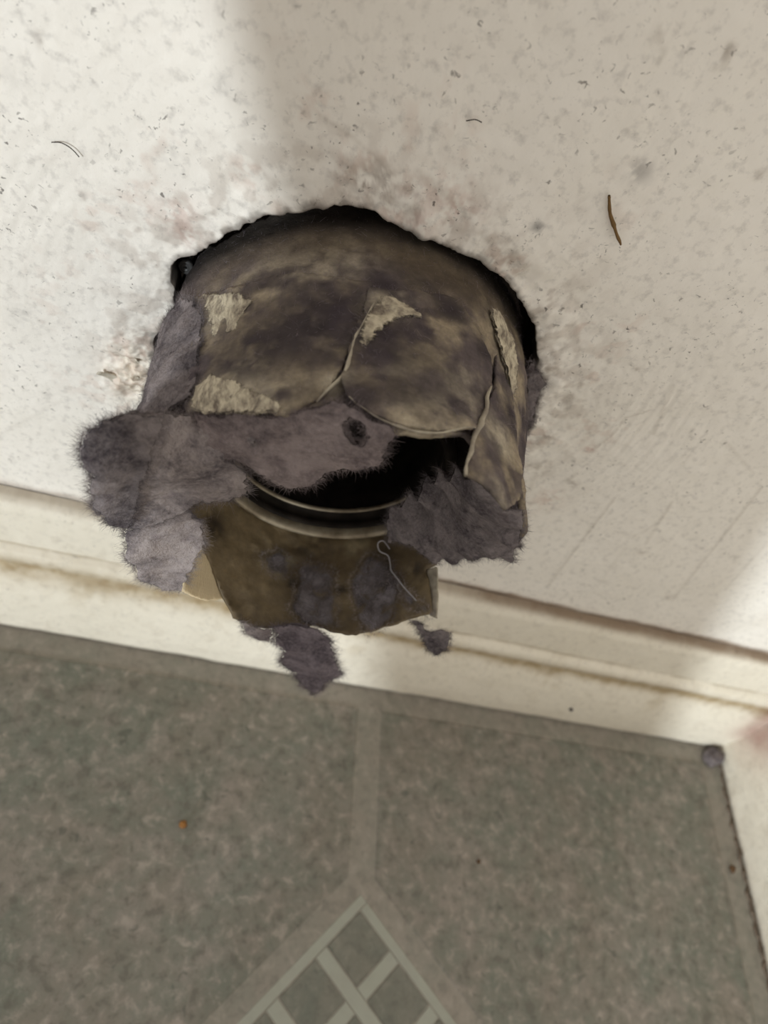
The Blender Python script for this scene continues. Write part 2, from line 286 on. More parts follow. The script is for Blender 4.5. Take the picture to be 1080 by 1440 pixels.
c = mix(nt, ramp(nt, noise(nt, coords(nt), 260, 4), [(0.35, 0.0), (0.65, 1.0)]), hexc(176, 166, 146), hexc(134, 124, 110))
nt.links.new(c, b.inputs['Base Color']); CREAM_EDGE = m
m, nt, b = new_mat('bare_cloth', 0.9, 0.1)
co = coords(nt)
st_ = N(nt, 'ShaderNodeMapping'); st_.inputs['Scale'].default_value = (1, 1, 3.5); st_.inputs['Rotation'].default_value = (0.4, 0.5, 0)
nt.links.new(co, st_.inputs[0])
f1 = noise(nt, st_.outputs[0], 210, 5, 0.65)
fray(nt, b, co)
c = mix(nt, ramp(nt, f1, [(0.36, 0.0), (0.6, 1.0)]), hexc(108, 97, 86), hexc(196, 184, 160))
nt.links.new(c, b.inputs['Base Color']); bump(nt, b, f1, 0.8, 0.0015); BARE = m
m, nt, b = new_mat('aged_metal', 0.45, 0.5)
co = coords(nt)
c = mix(nt, ramp(nt, noise(nt, co, 130, 4), [(0.35, 0.0), (0.7, 1.0)]), hexc(112, 97, 76), hexc(178, 165, 140))
nt.links.new(c, b.inputs['Base Color']); b.inputs['Metallic'].default_value = 0.35
RIM = m
m, nt, b = new_mat('dark_brown_metal', 0.8, 0.1)
c = mix(nt, ramp(nt, noise(nt, coords(nt), 120, 4), [(0.3, 0.0), (0.7, 1.0)]), hexc(26, 23, 20), hexc(52, 46, 40))
nt.links.new(c, b.inputs['Base Color']); DARK_METAL = m  # near-black brown metal for the inner pipe and plate
m, nt, b = new_mat('cavity_timber', 0.95, 0.05)
c = mix(nt, ramp(nt, noise(nt, coords(nt), 90, 4), [(0.3, 0.0), (0.7, 1.0)]), hexc(34, 29, 25), hexc(60, 52, 44))
nt.links.new(c, b.inputs['Base Color']); CAVITY = m
def plain(name, rgb, rough=0.7, spec=0.3, var=0.25):
    m, nt, b = new_mat(name, rough, spec)
    n = noise(nt, coords(nt), 600, 3)
    c = mix(nt, ramp(nt, n, [(0.3, 0.0), (0.7, 1.0)]), rgb, tuple(x * (1 - var) for x in rgb))
    nt.links.new(c, b.inputs['Base Color']); return m
SCREW_M = plain('dark_steel', hexc(70, 68, 66), 0.4, 0.6)
BROWN_F = plain('brown_fibre', hexc(118, 92, 60), 0.9, 0.1)
HAIR_M = plain('dark_hair', hexc(62, 54, 48), 0.7, 0.2)
CRUMB_O = plain('orange_crumb', hexc(140, 92, 36), 0.5, 0.4)
CRUMB_B = plain('brown_crumb', hexc(92, 68, 44), 0.8, 0.2)
WHITE_T = plain('white_thread', hexc(186, 180, 180), 0.9, 0.1)
GYPSUM = plain('torn_plaster', hexc(206, 196, 178), 0.95, 0.05)
BOARD = plain('shadow_board_brown', hexc(120, 104, 84), 0.8, 0.2, 0.1)
GRIME_B = plain('brown_grime', hexc(120, 106, 92), 1.0, 0.0, 0.5)
GRIME = plain('grime', hexc(70, 62, 66), 1.0, 0.0, 0.5)

def vinyl_material(name, cols, speck, contrast=1.0):
    m, nt, b = new_mat(name, 0.45, 0.3)
    co = coords(nt)
    a = noise(nt, co, 34, 6, 0.66, 0.3)
    c = mix(nt, ramp(nt, a, [(0.36, 0.0), (0.62, 1.0)]), cols[0], cols[1])
    a2 = noise(nt, co, 75, 3, 0.6)
    c = mix(nt, ramp(nt, a2, [(0.45, 0.0), (0.7, 0.6)]), c, cols[2])
    f = noise(nt, co, 175, 6, 0.66, 0.3)
    c = mix(nt, ramp(nt, f, [(0.36, 0.70 * speck), (0.48, 0.0)]), c, tuple(x * 0.55 for x in cols[0]))
    c = mix(nt, ramp(nt, f, [(0.53, 0.0), (0.68, 0.6 * speck)]), c, tuple(min(1, x * 1.5) for x in cols[2]))
    v = noise(nt, co, 150, 2, 0.5, 0.8)
    c = mix(nt, ramp(nt, v, [(0.66, 0.0), (0.72, 0.6 * speck)]), c, tuple(x * 0.5 for x in cols[1]))
    nt.links.new(c, b.inputs['Base Color'])
    bump(nt, b, noise(nt, co, 380, 3), 0.15, 0.0004)
    return m
VINYL = vinyl_material('vinyl_tile', [hexc(122, 115, 103), hexc(110, 111, 99), hexc(140, 130, 120)], 0.9)
GROUT = vinyl_material('vinyl_grout', [hexc(136, 128, 116), hexc(130, 126, 114), hexc(144, 135, 124)], 0.6)
PALE = vinyl_material('vinyl_pale_strip', [hexc(150, 150, 136), hexc(154, 155, 142), hexc(150, 148, 136)], 0.12)
INSET = vinyl_material('vinyl_inset', [hexc(112, 109, 97), hexc(102, 104, 93), hexc(122, 118, 106)], 0.6)

# ------------------------------------------------------------------ polygon patches
def rough_outline(P, step, amp, seed, closed=True):
    """densify a closed 2-D outline and make it ragged"""
    P = np.asarray(P, float); out = []
    n = len(P)
    for i in range(n):
        a, b = P[i], P[(i + 1) % n]
        k = max(1, int(np.linalg.norm(b - a) / step))
        for t in range(k): out.append(a + (b - a) * t / k)
    out = np.array(out)
    if amp > 0:
        nx = np.roll(out, -1, 0) - np.roll(out, 1, 0)
        nrm = np.stack([nx[:, 1], -nx[:, 0]], 1); nrm /= np.linalg.norm(nrm, axis=1)[:, None] + 1e-12
        p3 = np.c_[out, np.zeros(len(out))]
        d = (fbm(p3, 1 / (step * 7), 4, seed * 3.7) - 0.5) * 2.4 + (RNG.random(len(out)) - 0.5) * 0.7
        out = out + nrm * (d * amp)[:, None]
    return out
def inside(poly, q):
    x, y = q[:, 0], q[:, 1]; r = np.zeros(len(q), bool); n = len(poly); j = n - 1
    for i in range(n):
        xi, yi = poly[i]; xj, yj = poly[j]
        c = ((yi > y) != (yj > y)) & (x < (xj - xi) * (y - yi) / (yj - yi + 1e-15) + xi)
        r ^= c; j = i
    return r
def triangulate(outline, step, holes=()):
    """returns points (n,2), triangles"""
    lo = outline.min(0); hi = outline.max(0)
    gx = np.arange(lo[0], hi[0], step); gy = np.arange(lo[1], hi[1], step)
    G = np.stack(np.meshgrid(gx, gy, indexing='ij'), -1).reshape(-1, 2)
    G = G + (RNG.random(G.shape) - 0.5) * step * 0.6
    keep = inside(outline, G)
    for h in holes: keep &= ~inside(h, G)
    G = G[keep]
    pts = [tuple(p) for p in outline]; edges = [(i, (i + 1) % len(outline)) for i in range(len(outline))]
    for h in holes:
        o = len(pts); pts += [tuple(p) for p in h]; edges += [(o + i, o + (i + 1) % len(h)) for i in range(len(h))]
    pts += [tuple(p) for p in G]
    S = 1000.0
    v, e, f, *_ = geometry.delaunay_2d_cdt([Vector((p[0] * S, p[1] * S)) for p in pts], edges, [], 0, 1e-5)
    v = np.array([(p.x, p.y) for p in v]) / S
    f = np.array([t for t in f if len(t) == 3])
    cen = v[f].mean(1)
    ok = inside(outline, cen)
    for h in holes: ok &= ~inside(h, cen)
    f = f[ok]
    used = np.unique(f); remap = -np.ones(len(v), int); remap[used] = np.arange(len(used))
    return v[used], remap[f]
def thicken(V, F, nrm, th):
    """closed shell: front surface V, back surface V - nrm*th"""
    n = len(V); Bk = V - nrm * np.asarray(th).reshape(-1, 1)
    e = np.concatenate([F[:, [0, 1]], F[:, [1, 2]], F[:, [2, 0]]])
    key = np.sort(e, 1); _, idx, cnt = np.unique(key, axis=0, return_index=True, return_counts=True)
    be = e[idx[cnt == 1]]
    side = np.concatenate([np.c_[be[:, 0], be[:, 1] + n, be[:, 1]], np.c_[be[:, 0], be[:, 0] + n, be[:, 1] + n]])
    return np.r_[V, Bk], np.r_[F, F[:, ::-1] + n, side], be
def vnormals(V, F):
    t = V[F]; fn = np.cross(t[:, 1] - t[:, 0], t[:, 2] - t[:, 0])
    N_ = np.zeros_like(V)
    for k in range(3): np.add.at(N_, F[:, k], fn)
    return N_ / (np.linalg.norm(N_, axis=1)[:, None] + 1e-15)
def fibres(name, V, F, nrm, be, parent, mat, density, edge_n, length=0.004, width=0.00006, lift=0.5, kind_stuff=True):
    """loose hairs standing off a lint surface, each a thin curved ribbon"""
    t = V[F]; ar = np.linalg.norm(np.cross(t[:, 1] - t[:, 0], t[:, 2] - t[:, 0]), axis=1) / 2
    n1 = int(1.5 * density * ar.sum() * 1e4)
    fi = RNG.choice(len(F), n1, p=ar / ar.sum())
    w = RNG.dirichlet((1, 1, 1), n1)
    P = (t[fi] * w[..., None]).sum(1); Nn = (nrm[F[fi]] * w[..., None]).sum(1)
    if edge_n and len(be):
        L_ = np.linalg.norm(V[be[:, 0]] - V[be[:, 1]], axis=1)
        n2 = int(1.5 * edge_n * L_.sum() * 100)
        ei = RNG.choice(len(be), n2, p=L_ / L_.sum()); u = RNG.random((n2, 1))
        P2 = V[be[ei, 0]] * u + V[be[ei, 1]] * (1 - u)
        cen = V.mean(0); N2 = nrm[be[ei, 0]]
        # outward in the sheet at the rim
        tg = V[be[ei, 1]] - V[be[ei, 0]]; out = np.cross(tg, N2); out /= np.linalg.norm(out, axis=1)[:, None] + 1e-12
        P = np.r_[P, P2]; Nn = np.r_[Nn, N2 * 0.3]
        outv = np.r_[np.zeros((n1, 3)), out * 1.1]
    else:
        outv = np.zeros((n1, 3))
    n = len(P)
    d = RNG.normal(size=(n, 3)); d -= Nn * (d * Nn).sum(1)[:, None]
    d /= np.linalg.norm(d, axis=1)[:, None] + 1e-9
    d = d * 0.8 + Nn * (lift * RNG.random((n, 1))) + outv
    d /= np.linalg.norm(d, axis=1)[:, None]
    ln = 0.5 * length * (0.35 + RNG.random((n, 1)) ** 2 * 1.1)
    curl = RNG.normal(size=(n, 3)) * 0.5
    wv = np.cross(d, RNG.normal(size=(n, 3))); wv /= np.linalg.norm(wv, axis=1)[:, None] + 1e-9
    K = 4; rings = []
    for k in range(K):
        s = k / (K - 1)
        c = P + (d * s + curl * s * s * 0.5) * ln - Nn * 0.0001
        ww = width * (1 - 0.6 * s)
        rings += [c - wv * ww / 2, c + wv * ww / 2]
    VV = np.stack(rings, 1).reshape(-1, 3)
    base = np.arange(n)[:, None] * (2 * K)
    FF = np.concatenate([base + np.array([[2 * k, 2 * k + 1, 2 * k + 3, 2 * k + 2]]) for k in range(K - 1)])
    o = link(name, mesh_np(name, VV, FF, np.ones((len(VV), 3))), mat, parent, False)
    o['kind'] = 'stuff'
    return o

def wrap_radius(th, y):
    """outer radius of the wrapped sleeve"""
    p = np.stack([np.sin(th) * 0.05, y, np.cos(th) * 0.05], -1)
    d = np.degrees(th)
    base = 0.0528 + 0.0030 * np.exp(-((d + 88) / 38) ** 2) - 0.0042 * sstep(-0.008, -0.048, y) * np.exp(-((d - 68) / 34) ** 2)
    base = base + (fbm(p, 28, 2, 11.0) - 0.5) * 0.0030
    return base + (fbm(p, 60, 3) - 0.5) * 0.0024 + (fbm(p, 190, 3, 5.0) - 0.5) * 0.0011
def cyl_patch(name, outline_ty, rad, off, th, step, ragged, seed, mat, parent, colf=None, inner=False, lift=None, holes=(), unwrap=False, dens=0, edge_n=0, fibre_mat=None, wob=0.0004, flen=0.0035):
    """patch lying on a tube about the y axis; outline in (degrees, y)"""
    T = np.array([(a, y) for a, y in outline_ty], float)
    if unwrap: T[:, 0] = np.where(T[:, 0] < 0, T[:, 0] + 360, T[:, 0])
    T[:, 0] = np.radians(T[:, 0]) * 0.05
    ol = rough_outline(T, step * 0.9, ragged, seed)
    P, F = triangulate(ol, step)
    ang = P[:, 0] / 0.05; y = P[:, 1]
    r = rad(ang, y) + off
    V = np.stack([np.sin(ang) * r, y, np.cos(ang) * r], 1)
    nr = np.stack([np.sin(ang), 0 * ang, np.cos(ang)], 1)
    if inner: nr = -nr
    V = V + nr * ((fbm(V, 260, 3, seed) - 0.5) * wob * 2)[:, None]
    if lift is not None: V = V + nr * lift(ang, y)[:, None]
    fn = vnormals(V, F)
    if (fn * nr).sum() < 0: F = F[:, ::-1]
    V2, F2, be = thicken(V, F, nr, th)
    if colf is not None: col = colf(V2)
    else:
        ed = np.sqrt(((P[:, None, :] - ol[None]) ** 2).sum(-1).min(1))
        col = np.repeat(np.tile(sstep(0, 0.0022, ed), 2)[:, None], 3, 1)
    o = link(name, mesh_np(name, V2, F2, col), mat, parent)
    if dens or edge_n:
        fibres('lint_fibres', V, F, nr, be, o if parent is None or parent.parent is None else parent, fibre_mat or mat, dens, edge_n, flen)
    return o

def sheet(name, outline3, th, step, ragged, seed, mat, holes3=(), wob=0.003, dens=60, edge_n=60, length=0.004, fmat=None, puff=0.0, parent=None, lift=0.5):
    """free-standing lint sheet: an (x,z) outline whose depth y is blended from its rim"""
    O = np.array(outline3, float)
    ol = rough_outline(O[:, [0, 2]], step * 0.9, ragged, seed)
    holes = [rough_outline(np.array(h)[:, [0, 2]], step * 0.8, ragged * 0.7, seed + 1) for h in holes3]
    P, F = triangulate(ol, step, holes)
    D = ((P[:, None, :] - O[None, :, [0, 2]]) ** 2).sum(-1) + 2e-6
    w = D ** -1.2
    y = (w * O[None, :, 1]).sum(1) / w.sum(1)
    edge = np.sqrt(((P[:, None, :] - ol[None]) ** 2).sum(-1).min(1))
    V = np.stack([P[:, 0], y, P[:, 1]], 1)
    inner = sstep(0, 0.006, edge)
    V[:, 1] -= (fbm(V, 75, 4, seed * 1.3) - 0.45) * wob * (0.4 + inner) + (fbm(V, 320, 3, seed) - 0.5) * 0.0012
    V[:, 1] -= puff * inner
    fn = vnormals(V, F)
    if fn[:, 1].mean() > 0: F = F[:, ::-1]; fn = -fn
    tk = th * (0.08 + 0.92 * sstep(0, 0.004, edge))
    V2, F2, be = thicken(V, F, fn, tk)
    hd = edge
    for h in holes: hd = np.minimum(hd, np.sqrt(((P[:, None, :] - h[None]) ** 2).sum(-1).min(1)))
    col = np.repeat(np.tile(sstep(0, 0.0015, hd), 2)[:, None], 3, 1)
    o = link(name, mesh_np(name, V2, F2, col), mat, parent)
    fibres('lint_fibres', V, F, fn, be, o, fmat or mat, dens, edge_n, length, lift=lift)
    return o

def tube(name, pts, rad, mat, parent=None, sides=6, closed=False, taper=False):
    P = np.array(pts, float)
    # smooth the path
    n = len(P); ts = np.linspace(0, n - 1, (n - 1) * 5 + 1)
    Q = []
    for t in ts:
        i = min(int(t), n - 2); f = t - i
        p0, p1, p2, p3 = P[max(i - 1, 0)], P[i], P[i + 1], P[min(i + 2, n - 1)]
        Q.append(0.5 * ((2 * p1) + (-p0 + p2) * f + (2 * p0 - 5 * p1 + 4 * p2 - p3) * f * f + (-p0 + 3 * p1 - 3 * p2 + p3) * f ** 3))
    Q = np.array(Q)
    T = np.gradient(Q, axis=0); T /= np.linalg.norm(T, axis=1)[:, None] + 1e-12
    up = np.array([0.3, 0.4, 0.87]); A = np.cross(T, up); A /= np.linalg.norm(A, axis=1)[:, None]; B = np.cross(T, A)
    rr = np.full(len(Q), rad)
    if taper: rr = rad * (0.35 + 1.3 * fbm(Q, 450, 3)) * (0.35 + 0.65 * np.sin(np.linspace(0.25, 2.9, len(Q))))
    if taper: Q = Q + (np.stack([fbm(Q, 200, 3, k * 5.0) for k in (1, 2, 3)], 1) - 0.5) * rad * 2.2
    a = np.arange(sides) * 2 * math.pi / sides
    V = (Q[:, None] + rr[:, None, None] * (np.cos(a)[None, :, None] * A[:, None] + np.sin(a)[None, :, None] * B[:, None])).reshape(-1, 3)
    F = []
    for i in range(len(Q) - 1):
        for k in range(sides):
            F.append((i * sides + k, i * sides + (k + 1) % sides, (i + 1) * sides + (k + 1) % sides, (i + 1) * sides + k))
    me = mesh_np(name, V, F)
    return link(name, me, mat, parent)
def crumb(name, loc, r, mat, seed, squash=(1, 1, 0.7)):
    bm = bmesh.new(); bmesh.ops.create_icosphere(bm, subdivisions=3, radius=r)
    for v in bm.verts:
        k = 1 + 0.45 * mnoise.noise(v.co / r * 1.3 + Vector((seed, 2, 3))) + 0.15 * mnoise.noise(v.co / r * 4 + Vector((seed, 5, 3)))
        v.co = Vector((v.co.x * squash[0], v.co.y * squash[1], v.co.z * squash[2])) * k
    o = bm_obj(name, bm, mat); o.location = loc
    set_col(o.data, np.ones((len(o.data.vertices), 3)))
    return o
def lathe(name, prof, mat, parent, seg=128, centre=(0, 0), closed=True):
    """profile list of (radius, y) about an axis parallel to y"""
    a = np.arange(seg) * 2 * math.pi / seg
    n = len(prof); V = []
    for r, y in prof: V.append(np.stack([centre[0] + r * np.sin(a), np.full(seg, y), centre[1] + r * np.cos(a)], 1))
    V = np.stack(V, 1).reshape(-1, 3)
    F = grid_faces(seg, n, wrap=True)
    if closed:
        i = np.arange(seg); i2 = (i + 1) % seg
        F = np.r_[F, np.stack([i * n + n - 1, i2 * n + n - 1, i2 * n, i * n], 1)]
    return link(name, mesh_np(name, V, F), mat, parent)

# ================================================================== STRUCTURE
# ---- wall with the broken-out hole (polar mesh: fine relief and stains near the hole)
HE = np.array(HOLE_EDGE)
ha = np.degrees(np.arctan2(HE[:, 0], HE[:, 1])); hr = np.hypot(HE[:, 0], HE[:, 1])
# lower half is hidden by the duct: round it off
low = np.array([110, 130, 150, 170, 190, 210, 230, 245]); lowr = np.array([.058, .0565, .056, .056, .056, .056, .056, .057])
ha = np.r_[ha, low]; hr = np.r_[hr, lowr]
ha = np.where(ha < -110, ha + 360, ha)
order = np.argsort(ha); ha, hr = ha[order], hr[order]
NA = 1400
ang = np.linspace(-180, 180, NA, endpoint=False)
aw = np.r_[ha - 360, ha, ha + 360]; rw = np.r_[hr, hr, hr]
r0 = np.interp(ang, aw, rw)
an = np.radians(ang)
jag = (fbm(np.stack([np.sin(an) * 0.05, 0 * an, np.cos(an) * 0.05], 1), 420, 4) - 0.5)
r0 = r0 + jag * 0.0022
X0, X1, Z0, Z1 = -0.30, WALL_X, FLOOR_Z, 0.46
sx, cz = np.sin(an), np.cos(an)
rout = np.minimum(np.where(sx > 0, X1 / np.maximum(sx, 1e-9), X0 / np.minimum(sx, -1e-9)), np.where(cz > 0, Z1 / np.maximum(cz, 1e-9), Z0 / np.minimum(cz, -1e-9)))
for cx_, cz_ in ((X0, Z0), (X0, Z1), (X1, Z0), (X1, Z1)):      # keep the corners of the wall square
    i = int(round((math.degrees(math.atan2(cx_, cz_)) + 180) / 360 * NA)) % NA
    an[i] = math.atan2(cx_, cz_); rout[i] = math.hypot(cx_, cz_)
t = np.r_[np.linspace(0, 0.58, 200), np.linspace(0.58, 1, 71)[1:]]
NR = len(t)
Rr = r0[:, None] + (rout - r0)[:, None] * (t[None, :] ** 1.15)
X = Rr * np.sin(an)[:, None]; Z = Rr * np.cos(an)[:, None]
P = np.stack([X.ravel(), np.zeros(X.size), Z.ravel()], 1)
R_ = np.hypot(P[:, 0], P[:, 2]); A_ = np.degrees(np.arctan2(P[:, 0], P[:, 2]))
hgt = (fbm(P, 40, 3) - 0.5) * 0.0012 + (fbm(P, 220, 4, 3.0) - 0.5) * 0.00045
# rough lumpy filler around the hole
near = 1 - sstep(0.004, 0.02, R_ - np.repeat(r0, NR))
hgt += near * (fbm(P, 170, 4, 9.0) - 0.42) * 0.0022
lump = np.exp(-(((P[:, 0] + 0.0635) / 0.0075) ** 2 + ((P[:, 2] + 0.0225) / 0.013) ** 2))
lr_ = np.abs(fbm(P, 230, 4, 31.0) - 0.5) * 2
hgt += lump * (0.0030 - lr_ * 0.0050)
# trowel rings left around the hole
warp = (fbm(P, 25, 2, 4.0) - 0.5) * 0.010
rr = R_ + warp
ringm = sstep(0.058, 0.072, R_) * (1 - sstep(0.105, 0.135, R_)) * (0.25 + 0.75 * sstep(0.35, 0.7, fbm(P, 30, 3, 8.0))) * (np.exp(-((A_ - 75) / 42) ** 2) + 0.6 * np.exp(-((A_ + 85) / 25) ** 2))
hgt += ringm * (np.sin(rr / 0.0047 * 2 * np.pi) * 0.35 + np.sin(rr / 0.0023 * 2 * np.pi + 1) * 0.3 + np.sin(rr / 0.0013 * 2 * np.pi + 2) * 0.12) * 0.00030
C_ = np.ones((len(P), 3), np.float32)
def stain(mask, rgb):
    global C_
    C_ *= (1 - mask[:, None] * (1 - np.array(rgb)[None, :])).astype(np.float32)
DC = [(0.45, 0.40, 0.37), (0.42, 0.42, 0.43), (0.62, 0.42, 0.38)]
wn = fbm(P, 420, 4, 2.0); wn2 = fbm(P, 1100, 3, 6.0)
for x, z, rmm, a, k in WALL_STAINS:
    d2 = ((P[:, 0] - x) ** 2 + (P[:, 2] - z) ** 2) / (rmm * 0.00095) ** 2
    stain(np.exp(-d2) * a * sstep(0.38, 0.60, wn * 0.6 + wn2 * 0.4) * 1.5, DC[k])
for pts, wmm, a in WALL_STROKES:
    best = np.full(len(P), 9.0); along = np.zeros(len(P))
    for (ax, az), (bx, bz) in zip(pts[:-1], pts[1:]):
        dx, dz = bx - ax, bz - az; L2 = dx * dx + dz * dz
        u = np.clip(((P[:, 0] - ax) * dx + (P[:, 2] - az) * dz) / L2, 0, 1)
        d = np.hypot(P[:, 0] - ax - u * dx, P[:, 2] - az - u * dz); best = np.minimum(best, d)
    m_ = np.exp(-(best / (wmm * 0.0005)) ** 2)
    stain(m_ * a * (0.55 + 0.8 * (wn - 0.3)), (0.45, 0.40, 0.35)); hgt += m_ * a * 0.00035
stain(lump * sstep(0.45, 0.12, lr_) * 0.0 + lump * (1 - sstep(0.0, 0.16, lr_)) * 0.7, (0.42, 0.34, 0.26))
stain(lump * 0.5, (0.90, 0.80, 0.64))
# grime at the broken rim and in loose patches around it
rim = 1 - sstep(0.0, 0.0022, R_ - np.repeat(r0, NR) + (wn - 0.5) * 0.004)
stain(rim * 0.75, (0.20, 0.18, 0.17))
halo = (1 - sstep(0.004, 0.03, R_ - np.repeat(r0, NR))) * sstep(0.50, 0.66, fbm(P, 260, 4, 1.0))
stain(halo * 0.40, (0.45, 0.38, 0.34))
pink = sstep(0.52, 0.70, fbm(P, 90, 4, 14.0)) * (1 - sstep(0.01, 0.05, R_ - np.repeat(r0, NR))) * sstep(0.45, 0.6, wn)
stain(pink * 0.35, (0.66, 0.48, 0.42))
# dirt packed in the joint on top of the baseboard
jt = np.exp(-((P[:, 2] + 0.1035 + (fbm(P, 90, 3, 2.5) - 0.5) * 0.0045) / 0.0022) ** 2)
jamt = 0.62 + 0.38 * sstep(0.02, 0.10, P[:, 0])
stain(np.clip(jt * jamt * (0.75 + 0.5 * fbm(P, 60, 3, 7.0)), 0, 1), (0.34, 0.27, 0.22))
V = P.copy(); V[:, 1] -= hgt
F = grid_faces(NA, NR, wrap=True)[:, ::-1]
# turned-in thickness of the board
i = np.arange(NA); i2 = (i + 1) % NA
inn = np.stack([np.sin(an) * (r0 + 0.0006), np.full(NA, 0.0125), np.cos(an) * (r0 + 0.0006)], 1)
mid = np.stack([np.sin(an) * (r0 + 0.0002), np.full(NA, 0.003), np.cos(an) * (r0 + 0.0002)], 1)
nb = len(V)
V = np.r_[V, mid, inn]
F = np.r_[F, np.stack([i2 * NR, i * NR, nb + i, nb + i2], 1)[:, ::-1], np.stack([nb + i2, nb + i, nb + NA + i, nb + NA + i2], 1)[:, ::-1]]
Cw = np.r_[C_, np.full((NA, 3), 0.22), np.full((NA, 3), 0.15)]  # cavity shade painted into the turned-in edge colour
wall = link('wall_front', mesh_np('wall_front', V, F, Cw), PAINT)
tag(wall, 'scuffed cream painted wall with a ragged round vent hole', kind='structure')

# dark space behind the board, as part of the wall
bm = bmesh.new()
bmesh.ops.create_cube(bm, size=1, matrix=Matrix.Translation((0, 0.0775, 0)) @ Matrix.Diagonal((0.17, 0.13, 0.17, 1)))
top = [f for f in bm.faces if f.calc_center_median().y < 0.02]
bmesh.ops.delete(bm, geom=top, context='FACES')
bm_obj('wall_cavity', bm, CAVITY, wall, False)
# torn paint and paper curls left of the hole
for k, (x, z) in enumerate(FLAKES):
    bm = bmesh.new()
    n = 9; rows = []
    L_ = [0.006, 0.0052, 0.004, 0.0045, 0.0035][k]; W_ = [0.0034, 0.0028, 0.002, 0.003, 0.002][k]
    rot = [2.6, 0.5, 1.9, -0.6, 0.9][k]
    for i in range(n):
        s = i / (n - 1); row = []
        for j in range(5):
            q = (j / 4 - 0.5) * W_ * (1 - 0.75 * s) + 0.0004 * mnoise.noise(Vector((i * 0.6, j * 0.8, k * 3)))
            u = s * L_
            px = x + math.cos(rot) * u - math.sin(rot) * q; pz = z + math.sin(rot) * u + math.cos(rot) * q
            row.append(bm.verts.new((px, -0.0006 - 0.0022 * s * s - 0.0006 * abs(j / 4 - .5), pz)))
        rows.append(row)
    for i in range(n - 1):
        for j in range(4): bm.faces.new((rows[i][j], rows[i + 1][j], rows[i + 1][j + 1], rows[i][j + 1]))
    o = bm_obj('torn_flake', bm, GYPSUM, wall)
    sm = o.modifiers.new('thickness', 'SOLIDIFY'); sm.thickness = 0.0005

# ---- side wall
def slab(name, x0, x1, y0, y1, z0, z1, mat, parent=None):
    bm = bmesh.new()
    bmesh.ops.create_cube(bm, size=1, matrix=Matrix.Translation(((x0 + x1) / 2, (y0 + y1) / 2, (z0 + z1) / 2)) @ Matrix.Diagonal((x1 - x0, y1 - y0, z1 - z0, 1)))
    me = bpy.data.meshes.new(name); bm.to_mesh(me); bm.free()
    set_col(me, np.ones((len(me.vertices), 3)))
    return link(name, me, mat, parent, False)
tag(slab('wall_right', WALL_X, WALL_X + 0.012, -0.9, 0.0, FLOOR_Z, 0.46, PAINT), 'cream painted side wall at the right corner', kind='structure')

# ---- baseboards: lumpy over-painted moulding, mitred in the corner
PROF = np.array([(0.0, -0.1040), (0.0035, -0.1046), (0.0060, -0.1066), (0.0072, -0.1100), (0.0080, -0.1180), (0.0086, -0.1270), (0.0088, -0.1315), (0.0080, -0.1330), (0.0092, -0.1342), (0.0112, -0.1358), (0.0122, -0.1385), (0.0120, -0.1412), (0.0116, -0.1440), (0.0124, -0.1475), (0.0146, -0.1530), (0.0170, -0.1610), (0.0186, -0.1700), (0.0196, -0.1800), (0.0196, -0.1890), (0.0192, -0.1932)])
seg = np.r_[0, np.cumsum(np.hypot(*np.diff(PROF, axis=0).T))]
NP = 150
sp = np.linspace(0, seg[-1], NP)
pd = np.interp(sp, seg, PROF[:, 0]); pz = np.interp(sp, seg, PROF[:, 1])
for _ in range(2): pd[1:-1] = (pd[:-2] + 2 * pd[1:-1] + pd[2:]) / 4
